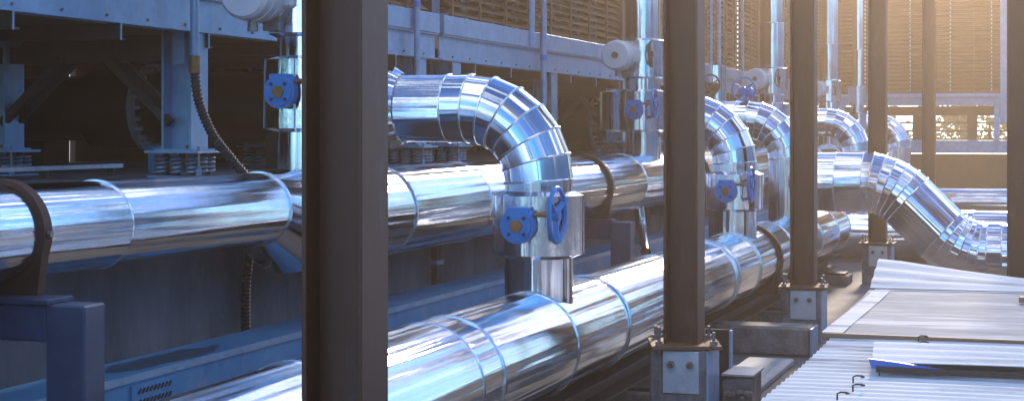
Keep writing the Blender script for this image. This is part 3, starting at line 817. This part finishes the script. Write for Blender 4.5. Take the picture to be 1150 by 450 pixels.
def h_post(root, t, d, z0, z1, w=0.2, mat='galv', name='post'):
    h = w / 2
    b = MB(); b.box(t - h, t + h, d - h, d - h + 0.014, z0, z1); b.box(t - h, t + h, d + h - 0.014, d + h, z0, z1)
    b.box(t - 0.006, t + 0.006, d - h + 0.014, d + h - 0.014, z0, z1)
    o = b.build(name, mat, root, smooth=False)
    MB().box(t - h - 0.03, t + h + 0.03, d - h - 0.03, d + h + 0.03, z0 - 0.014, z0).build('foot_plate', 'galv', o, smooth=False)
    for sx in (-1, 1):
        MB().hexnut((t + sx * 0.07, d - 0.05, z0 + 0.010), Z_, 0.014, 0.02).build('nut', 'bolt', o, smooth=False)
    return o
F_D, BK_D = 5.02, 6.32
def tower(x0, x1, posts, labels, louver=None, joist0=None, blades=24, pitch=0.075):
    th = thing('cooling_tower', (x0 + x1) / 2, F_D + 0.8, P_TOP, labels[0], 'cooling tower', 'cooling towers along the platform')
    zf = F_D - 0.10
    # main beam: lower channel and upper rim beam
    b = MB(); b.box(x0, x1, zf + 0.012, zf + 0.026, 0.60, 0.80); b.box(x0, x1, zf - 0.02, zf + 0.10, 0.592, 0.602); b.box(x0, x1, zf - 0.02, zf + 0.012, 0.792, 0.803)
    b.build('lower_beam', 'galv', th, smooth=False)
    MB().box(x0, x1, zf - 0.032, zf + 0.09, 0.805, 0.965, 0.004).build('rim_beam', 'galv', th, smooth=False)
    x = x0 + 0.3
    while x < x1 - 0.1:
        MB().hexnut((x, zf + 0.006, 0.630), Y_, 0.009, 0.012).build('bolt', 'bolt', th, smooth=False)
        x += 0.42
    for k, t in enumerate(posts):
        for d in (F_D, BK_D):
            h_post(th, t, d, -0.10, 0.60 if d == F_D else 0.6)
            isolator(t, d, labels[1][k] + (', front one' if d == F_D else ', rear one'))
        MB().box(t - 0.05, t + 0.05, F_D + 0.10, BK_D + 0.35, 0.42, 0.52).build('cross_beam', 'dark_steel', th, smooth=False)
        MB().box(t - 0.11, t - 0.10, F_D - 0.06, F_D + 0.02, 0.40, 1.0).build('splice_plate', 'galv', th, smooth=False)
        for dx in (-0.07, 0.07):
            MB().bar((t + dx, BK_D - 0.48, 0.43), (t + dx, BK_D - 0.06, 0.05), 0.05, 0.05).build('brace', 'dark_steel', th, smooth=False)
            MB().bar((t + dx, F_D + 0.48, 0.43), (t + dx, F_D + 0.06, 0.05), 0.05, 0.05).build('brace', 'dark_steel', th, smooth=False)
    if joist0:
        x = joist0
        while x < x1:
            b = MB(); b.box(x, x + 0.008, zf - 0.018, BK_D + 0.5, 0.505, 0.59); b.box(x + 0.008, x + 0.06, zf - 0.018, BK_D + 0.5, 0.505, 0.513); b.box(x + 0.008, x + 0.06, zf - 0.018, BK_D + 0.5, 0.583, 0.59)
            j = b.build('joist', 'dark_steel', th, smooth=False)
            MB().box(x - 0.001, x + 0.010, zf - 0.024, zf - 0.018, 0.50, 0.592).build('end_strip', 'galv', j, smooth=False)
            x += 0.97
    # floor pan over the joists, back panel
    MB().box(x0 + 0.02, x1 - 0.02, zf + 0.12, BK_D + 2.08, 0.61, 0.70).build('basin', 'brown_panel', th, smooth=False)
    MB().box(x0, x1, BK_D + 2.1, BK_D + 2.16, P_TOP, 3.8).build('back_panel', 'brown_panel', th, smooth=False)
    if louver:
        l0, l1, corner = louver
        z = 1.0; proto = None
        for k in range(blades):
            zz = 1.02 + k * pitch
            b = MB()
            b.prism([(zf + 0.02, zz - 0.030), (zf + 0.026, zz - 0.034), (zf + 0.115, zz + 0.030), (zf + 0.109, zz + 0.036)], 'x', l0, l1)
            if proto is None:
                proto = b.build('louver_blade', 'louver', th, smooth=False)
            else:
                o = sub(proto, 'louver_blade', th); o.location = (0, 0, k * pitch)
        ztop = 1.0 + blades * pitch
        x = l0
        i = 0
        while x <= l1 + 0.01:
            MB().box(x - 0.012, x + 0.012, zf - 0.004, zf + 0.016, 0.967, ztop).build('louver_mullion', 'louver', th, smooth=False)
            MB().box(x - 0.05, x + 0.01, zf + 0.12, zf + 0.17, 0.967, ztop).build('louver_stay', 'galv', th, smooth=False)
            x += 0.70
        MB().box(l0, l1, zf + 0.35, zf + 0.38, 0.967, ztop).build('fill_pack', 'dark_steel', th, smooth=False)
        for a, c in corner:
            MB().box(a, c, zf + 0.0, zf + 0.34, 0.967, ztop).build('corner_panel', 'brown_panel', th, smooth=False)
    return th
tower(4.5, 12.62, (8.73, 12.3), ('blue grey steel cooling tower base over the black ducts, far left', ('spring mount under the left tower post', 'spring mount behind nearest column')),
      louver=(5.0, 12.5, ()), joist0=6.86, blades=12)
tower(12.72, 19.3, (13.1, 15.9, 18.7), ('cooling tower with brown louvers above the big elbow', ('spring mount left of the big elbow', 'spring mount behind the big elbow', 'spring mount left of second column')),
      louver=(13.0, 18.55, ((18.58, 19.28),)), joist0=13.5)
tower(19.45, 28.1, (20.2, 23.8, 27.5), ('cooling tower with brown louvers between second and third columns', ('spring mount behind the second column', 'spring mount behind small hand valves', 'spring mount left of third column')),
      louver=(19.8, 27.4, ((27.44, 28.08),)), joist0=20.0, blades=28)
tower(28.3, 36.5, (29.5, 33, 36), ('far cooling tower behind the tall risers by third column', ('spring mount far behind third column', 'spring mount behind far riser', 'spring mount at far platform end')),
      louver=(28.6, 36.2, ((36.22, 36.48),)), blades=36)

# vertical conduits on the tower fronts
def conduit(t, d, z0, z1, r, label, cuff=None):
    th = thing('conduit', t, d, z0, label, 'conduit', 'thin galvanised conduits')
    MB().seg((t, d, z0), (t, d, z1), r, seg=14, caps=True).build('tube', 'galv', th)
    if cuff:
        MB().seg((t, d, cuff), (t, d, cuff + 0.05), r + 0.005, seg=14, caps=True).build('cuff', 'blue_paint', th)
conduit(12.05, 4.86, 0.30, 3.8, 0.024, 'thin white conduit with blue band above the big elbow', cuff=0.98)
conduit(15.35, 4.86, 0.12, 3.8, 0.030, 'thin grey conduit rising at the louver joint', cuff=0.70)
conduit(15.02, 4.88, 0.83, 3.8, 0.036, 'square edged white post rising at the louver joint')
conduit(25.6, 4.84, 0.0, 3.8, 0.026, 'thin white conduit touching left side of third column')

# flexible hose at left
th = thing('flexible_hose', 8.72, 4.86, -0.3, 'black ribbed flexible hose hanging from a grey conduit', 'hose')
MB().seg((8.46, 4.80, 0.42), (8.46, 4.80, 2.4), 0.026, seg=16, caps=True).build('rigid_conduit', 'galv', th)
MB().seg((8.46, 4.80, 0.34), (8.46, 4.80, 0.44), 0.032, seg=16, caps=True).build('connector', 'bronze', th)
ctrl = [Vector(p) for p in ((8.46, 4.80, 0.36), (8.47, 4.78, 0.18), (8.53, 4.72, -0.02), (8.60, 4.62, -0.18), (8.60, 4.515, -0.32), (8.58, 4.50, -0.6), (8.52, 4.50, -0.9), (8.50, 4.49, -1.25), (8.50, 4.49, G))]
pts = []
for i in range(len(ctrl) - 1):
    p0, p1, p2, p3 = ctrl[max(i - 1, 0)], ctrl[i], ctrl[i + 1], ctrl[min(i + 2, len(ctrl) - 1)]
    ns = max(4, int((p2 - p1).length / 0.0055))
    for k in range(ns):
        u = k / ns
        pts.append(0.5 * ((2 * p1) + (p2 - p0) * u + (2 * p0 - 5 * p1 + 4 * p2 - p3) * u * u + (3 * p1 - p0 - 3 * p2 + p3) * u ** 3))
MB().tube(pts, 0.03, 10, radii=[0.030 if (i // 2) % 2 else 0.024 for i in range(len(pts))]).build('ribbed_hose', 'rubber', th, angle=60)

# drain below the rear header, dark cable duct on the platform wall
th = thing('drain_pipe', 15.6, 3.9, -1.2, 'small bent foil wrapped drain pipe under rear header left of second column', 'pipe')
gore_pipe(th, elbow_path([(16.3, 4.15, -0.72), (16.3, 4.12, -0.95), (15.45, 3.86, -1.16)], [(0.10, 3)]), 0.05, bead=0.004, seg=20)
th = thing('cable_duct', 11.6, 4.52, G, 'dark vertical cable duct on the platform wall left of the big elbow', 'cable duct')
MB().box(11.56, 11.66, 4.50, 4.548, G, -0.30, 0.004).build('cover', 'dark_steel', th, smooth=False)
for z in (-1.5, -1.0, -0.55):
    MB().box(11.54, 11.68, 4.49, 4.549, z, z + 0.03).build('clip', 'galv', th, smooth=False)

# black ducts under the towers, along Y
def duct(t, z, r, fl, label, d0=5.3, d1=8.2, neck=0.8):
    th = thing('black_duct', t, d0, z - r, label, 'duct', 'black ducts under the towers')
    MB().seg((t, d0, z), (t, fl, z), r * 0.86, seg=48, caps=True).build('duct_section', 'black_pipe', th)
    MB().seg((t, fl, z), (t, fl + 0.45, z), r, seg=48, caps=True).build('duct_section', 'black_pipe', th)
    MB().seg((t, fl + 0.45, z), (t, d1, z), r * neck, seg=48, caps=True).build('duct_section', 'black_pipe', th)
    f = MB().band((t, fl - 0.01, z), Y_, r * 0.86, r + 0.03, 0.03, 48).build('flange', 'zinc_plate', th)
    for k in range(22):
        an = 2 * math.pi * k / 22
        MB().hexnut((t + r * 0.95 * math.cos(an), fl - 0.045, z + r * 0.95 * math.sin(an)), Y_, 0.017, 0.07).build('bolt', 'zinc_plate', f, smooth=False)
    for y in (d0 + 0.15, d1 - 0.5):
        MB().box(t - r * 0.6, t + r * 0.6, y, y + 0.1, P_TOP, z - r * 0.55).build('cradle', 'dark_steel', th, smooth=False)
    return th
duct(11.0, 0.18, 0.31, 6.62, 'black duct with bolted ring flange left of the tower post')
duct(21.5, 0.12, 0.36, 6.05, 'dark duct with ring flange left of second column')
duct(14.6, 0.12, 0.30, 6.3, 'dark duct behind the big elbow')
th = thing('cable_tray', 8.5, 5.4, P_TOP, 'thin pale channel lying on the platform left of the tower post', 'channel')
MB().box(7.3, 8.9, 5.55, 5.61, P_TOP + 0.05, P_TOP + 0.075).build('channel', 'zinc_plate', th, smooth=False)
for x in (7.4, 8.1, 8.8):
    MB().box(x, x + 0.03, 5.56, 5.60, P_TOP, P_TOP + 0.05).build('foot', 'dark_steel', th, smooth=False)
th = thing('machine_box', 8.6, 6.0, P_TOP, 'small grey electrical box on the platform behind the duct', 'box')
MB().box(9.5, 9.7, 5.62, 5.74, P_TOP, -0.09, 0.006).build('case', 'blue_steel', th, smooth=False)
MB().box(9.53, 9.67, 5.612, 5.62, -0.21, -0.12).build('lid', 'galv', th, smooth=False)

# ------------------------------------------------------------------ end tower across the far end
T_E = 40.0
th = thing('cooling_tower', T_E + 1, 2, G, 'far cooling tower wall of brown louvers closing the view at right', 'cooling tower', 'cooling towers along the platform')
MB().box(T_E - 0.02, T_E + 4, -9, 7.5, G, -0.52, 0.01).build('plinth', 'brown_panel', th, smooth=False)
MB().box(T_E - 0.12, T_E + 0.1, -9, 7.5, -0.50, -0.20, 0.004).build('lower_rail', 'galv', th, smooth=False)
MB().box(T_E - 0.10, T_E + 0.1, -9, 7.5, 0.62, 0.80, 0.004).build('lower_beam', 'galv', th, smooth=False)
MB().box(T_E - 0.16, T_E + 0.12, -9, 7.5, 0.805, 0.90, 0.004).build('rim_beam', 'galv', th, smooth=False)
MB().box(T_E + 0.2, T_E + 0.4, -9, 7.5, 0.38, 0.60).build('inner_beam', 'brown_panel', th, smooth=False)
for y in (3.4, 2.15, 0.2, -1.5, 5, 6.6, -3.4):
    MB().box(T_E + 0.2, T_E + 0.42, y - 0.11, y + 0.11, -0.5, 0.38).build('inner_post', 'brown_panel', th, smooth=False)
for y in (1.42, -2.0, -6.0, 5.3):
    MB().box(T_E - 0.2, T_E - 0.02, y - 0.22, y - 0.10, -0.20, 0.62).build('end_post', 'galv', th, smooth=False)
    MB().box(T_E - 0.2, T_E - 0.02, y + 0.10, y + 0.22, -0.20, 0.62).build('end_post', 'galv', th, smooth=False)
    MB().box(T_E - 0.26, T_E - 0.17, y - 0.08, y + 0.08, 0.2, 4.4).build('tall_post', 'galv', th, smooth=False)
proto = None; pitch = 0.096
for k in range(38):
    zz = 0.97 + k * pitch
    if proto is None:
        b = MB(); b.prism([(T_E - 0.02, zz - 0.035), (T_E - 0.012, zz - 0.040), (T_E + 0.10, zz + 0.036), (T_E + 0.092, zz + 0.042)], 'y', -8.8, 7.4)
        proto = b.build('louver_blade', 'louver', th, smooth=False)
    else:
        o = sub(proto, 'louver_blade', th); o.location = (0, 0, k * pitch)
MB().box(T_E + 0.25, T_E + 0.3, -8.8, 7.4, 0.905, 4.7).build('fill_pack', 'dark_steel', th, smooth=False)
for y in (3.55, 2.63, 1.70, 0.7, -0.3, -1.3, 4.6, 5.7):
    MB().box(T_E - 0.05, T_E - 0.025, y - 0.55, y - 0.53, 0.905, 4.7).build('louver_mullion', 'louver', th, smooth=False)
    s = MB()
    for k in range(38):
        s.box(T_E - 0.045, T_E - 0.022, y - 0.014, y + 0.014, 0.965 + k * pitch, 1.012 + k * pitch)
    tag(s.build('white_dash_row', 'white_paint', th, smooth=False), kind='stuff')  # upright row of small white blocks, one at each blade
# railing beyond the gap
th = thing('railing', 46, 2, G, 'thin dark railing seen through the gap under the end louvers', 'railing')
MB().box(46, 46.3, -6, 8, G, -0.42, 0.01).build('kerb', 'pale_concrete', th)
for z in (-0.2, 0.02, 0.24):
    MB().bar((46, -6, z), (46, 8, z), 0.05, 0.05).build('rail', 'dark_steel', th)
for y in range(-6, 9, 2):
    MB().bar((46, y, -0.42), (46, y, 0.26), 0.05, 0.05).build('baluster', 'dark_steel', th)
# trees beyond
def tree(t, d, h, rad, label, n=2600):
    th = thing('tree', t, d, G, label, 'tree', 'trees beyond the end tower')
    tr = MB(); tr.tube([(t, d, G), (t + .1, d, G + h * 0.3), (t - .1, d + .1, G + h * 0.6), (t, d, G + h * 0.85)], 0.15, 8, radii=[.2, .16, .11, .04])
    for k in range(6):
        an = k * 1.05; z = G + h * (0.3 + 0.07 * k)
        tr.tube([(t, d, z), (t + rad * .6 * math.cos(an), d + rad * .6 * math.sin(an), z + h * 0.16)], 0.05, 6, radii=[.07, .02])
    tr.build('trunk', 'bark', th)
    c = MB()
    cl = [Vector((random.gauss(0, .5) * rad, random.gauss(0, .5) * rad, random.uniform(0.18, 0.95) * h)) for _ in range(26)]
    for k in range(n):
        p = random.choice(cl) + Vector((random.gauss(0, .3), random.gauss(0, .3), random.gauss(0, .25))) * rad * 0.6
        e = Vector((random.gauss(0, 1), random.gauss(0, 1), random.gauss(0, 1))).normalized() * 0.13
        f = e.orthogonal().normalized() * 0.07
        q = Vector((t, d, G)) + p
        if q.z < G + 0.1: continue
        c.quad(q - e, q + f, q + e, q - f)
    c.build('crown', 'leaf', th, smooth=False)
tree(62, 3.6, 5.5, 2.0, 'leafy tree seen through the gap left of the second inner post')
tree(66, 0.8, 6.0, 2.2, 'leafy tree seen through the gap at far right')
tree(60, 7.2, 5.0, 1.9, 'leafy tree behind the far elbow')
# ------------------------------------------------------------------ metal sheets on a low deck at right
SH = -1.10
th = thing('low_deck', 9, 0, G, 'low timber deck frame carrying the loose metal sheets', 'deck')
for x in (5.6, 7.2, 8.8, 10.4, 12.0):
    MB().box(x, x + 0.10, -3.0, 1.10, SH - 0.16, SH - 0.045).build('joist', 'timber', th, smooth=False)
    for y in (-2.9, -0.9, 0.9):
        MB().box(x, x + 0.10, y, y + 0.10, G, SH - 0.16).build('leg', 'timber', th, smooth=False)
for y in (-2.6, -0.7, 0.95):
    MB().box(5.3, 12.3, y, y + 0.08, SH - 0.044, SH - 0.034).build('batten', 'timber', th, smooth=False)

def sheet_mesh(x0, x1, yl, yr, zf, pitch, amp, nx, ny, thick=0.004):
    """ribbed sheet: ribs run along Y, profile along X; zf(x, y) adds lift; yl/yr give the ragged ends"""
    m = MB(); rows = []
    for i in range(nx + 1):
        x = x0 + (x1 - x0) * i / nx
        ph = (x - x0) / pitch
        f = ph % 1.0
        w = 0.5 - 0.5 * math.cos(2 * math.pi * f)
        row = []
        for j in range(ny + 1):
            a = j / ny
            y = yl(x) * (1 - a) + yr(x) * a
            row.append(len(m.v)); m.v.append((x, y, zf(x, y) + amp * w))
        rows.append(row)
    nb = len(m.v)
    m.v += [(x, y, z - thick) for x, y, z in m.v]
    for i in range(nx):
        for j in range(ny):
            a, b, c, d = rows[i][j], rows[i + 1][j], rows[i + 1][j + 1], rows[i][j + 1]
            m.face((a, b, c, d)); m.face((nb + d, nb + c, nb + b, nb + a))
    for i in range(nx):
        for j in (0, ny):
            a, b = rows[i][j], rows[i + 1][j]; m.face((a, nb + a, nb + b, b))
    for j in range(ny):
        for i in (0, nx):
            a, b = rows[i][j], rows[i][j + 1]; m.face((a, b, nb + b, nb + a))
    return m
def und(a, b): return lambda x, y: 0.006 * math.sin(2.1 * x + a) + 0.008 * math.sin(1.7 * y + b)
u1 = und(0.3, 1.0)
th = thing('roof_sheet', 7.4, 1.2, SH - 0.03, 'white corrugated metal sheet with wavy left edge, in the foreground', 'metal sheet', 'loose metal sheets')
sheet_mesh(5.2, 9.12, lambda x: 1.21 + 0.004 * (x - 5.2), lambda x: -2.8, lambda x, y: SH - 0.030 + u1(x, y), 0.125, 0.011, 300, 24).build('corrugated_panel', 'sheet', th, angle=50)
# hook screws along the left edge
for k in range(14):
    x = 5.6 + k * 0.26 + random.uniform(-.05, .05); y = 1.02 + random.uniform(-0.05, 0.05) - 0.02 * k
    z = SH + 0.0 + u1(x, y)
    hk = MB().tube([(x, y, z - 0.02), (x, y, z + 0.006), (x + 0.006, y - 0.012, z + 0.012), (x + 0.02, y - 0.035, z + 0.010), (x + 0.035, y - 0.045, z + 0.004), (x + 0.045, y - 0.03, z + 0.001)], 0.004, 6)
    hk.build('hook_screw', 'black', th)
# overlapping raised strip sheet with blue end
u2 = und(1.3, 0.4)
th = thing('roof_sheet', 8.3, 0.7, SH, 'narrow raised white sheet with a blue end lying on the corrugated sheet', 'metal sheet', 'loose metal sheets')
lift = lambda x, y: SH + 0.028 + u1(x, y) + 0.018 * (1 - (x - 7.75) / 0.75) * (0.5 + 0.5 * min(1, max(0, (1.0 - y) / 0.9)))
sheet_mesh(7.75, 8.55, lambda x: 0.86 + 0.10 * (x - 7.75), lambda x: -2.6, lift, 0.27, 0.018, 60, 24).build('panel', 'sheet', th, angle=50)
ln = MB().box(7.735, 7.745, -2.4, 0.84, SH + 0.0, SH + 0.055); ln.v = [(x, y, z + u1(x, y)) for x, y, z in ln.v]
e = MB()
e.prism([(0.86, SH + 0.010), (0.875, SH + 0.056), (0.76, SH + 0.046), (0.62, SH + 0.030), (0.48, SH + 0.012)], 'x', 7.728, 7.742)
e.build('blue_edge', 'blue_film', th, smooth=False)
MB().box(7.715, 7.727, -2.5, 0.84, SH - 0.004, SH + 0.022).build('edge_lip', 'dark_steel', th, smooth=False)
# flat grey sheet
th = thing('roof_sheet', 10.4, 1.0, SH, 'flat grey scuffed metal sheet with white border behind the corrugated one', 'metal sheet', 'loose metal sheets')
u3 = und(0.8, 2.0)
sheet_mesh(9.04, 11.75, lambda x: 1.27 + 0.015 * (x - 9), lambda x: -2.8, lambda x, y: SH + 0.004 + u3(x, y) * 0.6, 1.0, 0.004, 40, 20).build('panel', 'sheet_grey', th, angle=50)
for (a, b_, c_, d_, nm) in ((9.05, 11.74, 1.16, 1.275, 'border_strip'), (11.60, 11.76, -2.8, 1.16, 'border_strip'),):
    q = MB(); n_ = 24
    for i in range(n_):
        for (ya, yb, xa, xb) in (((c_, d_, a + (b_ - a) * i / n_, a + (b_ - a) * (i + 1) / n_)) if nm and b_ - a > 1 else (c_ + (d_ - c_) * i / n_, c_ + (d_ - c_) * (i + 1) / n_, a, b_),):
            zf = lambda x, y: SH + 0.0125 + u3(x, y) * 0.6
            q.quad((xa, ya, zf(xa, ya)), (xb, ya, zf(xb, ya)), (xb, yb, zf(xb, yb)), (xa, yb, zf(xa, yb)))
    q.build(nm, 'sheet', th)
MB().box(9.02, 9.038, -2.8, 1.27, SH - 0.03, SH + 0.010).build('edge_batten', 'timber', th, smooth=False)
# bent sheet at the back
th = thing('roof_sheet', 12.3, 1.0, SH, 'bent white ribbed sheet with lifted corner behind the grey sheet', 'metal sheet', 'loose metal sheets')
def z3(x, y):
    a = (x - 11.70) / 1.1; k = max(0, min(1, (y - 0.2) / 1.1))
    return SH + 0.022 + a * (-0.03 + 0.15 * k ** 1.3) + 0.01 * math.sin(3 * y) * a
sheet_mesh(11.66, 12.80, lambda x: 1.31 + 0.055 * (x - 11.7), lambda x: -2.6, z3, 0.38, 0.020, 80, 24).build('panel', 'sheet', th, angle=50)
th = thing('timber_offcut', 11.2, 0.3, SH, 'short brown timber offcut lying on the grey sheet at right edge', 'timber')
b = MB(); b.box(10.95, 11.05, -0.8, 0.30, SH + 0.016, SH + 0.05, 0.004); b.build('board', 'timber', th, smooth=False)

# ------------------------------------------------------------------ unseen hall, added as a band for the pipes to mirror
th = thing('reflection_hall', 20, -24, G, 'unseen long blue grey hall added across the yard as a band for the pipes to mirror', 'added building')
MB().box(-50, 62, -38, -24, G, 4.2).build('wall', 'blue_steel', th, smooth=False)
MB().box(-50.4, 62.4, -38.4, -23.5, 4.2, 4.6).build('roof', 'facade', th, smooth=False)
MB().box(-50, 62, -23.98, -23.9, G, -0.7).build('base_course', 'pale_concrete', th, smooth=False)
for k in range(16):
    w_ = MB().box(-48 + k * 7, -43.5 + k * 7, -24.03, -23.96, 0.6, 2.4).build('window', 'glass', th, smooth=False)
    MB().box(-48.1 + k * 7, -43.4 + k * 7, -23.96, -23.86, 0.48, 0.6).build('sill', 'facade', w_, smooth=False)

# ------------------------------------------------------------------ warm haze volume, added as a stand-in for lens glare
hz = bpy.data.materials.new('glare_haze'); hz.use_nodes = True
hn = hz.node_tree; hn.nodes.clear()
ho = hn.nodes.new('ShaderNodeOutputMaterial'); hv = hn.nodes.new('ShaderNodeVolumePrincipled')
hv.inputs['Color'].default_value = (1.0, 0.78, 0.56, 1)
hv.inputs['Density'].default_value = 0.0034
hv.inputs['Anisotropy'].default_value = 0.82
hn.links.new(hv.outputs[0], ho.inputs['Volume'])
hb = MB(); hb.box(-12, 110, -40, 60, G - 1.0, 9.0)
ho_ = hb.build('haze', 'ground', smooth=False); ho_.data.materials.clear(); ho_.data.materials.append(hz)
tag(ho_, kind='stuff')
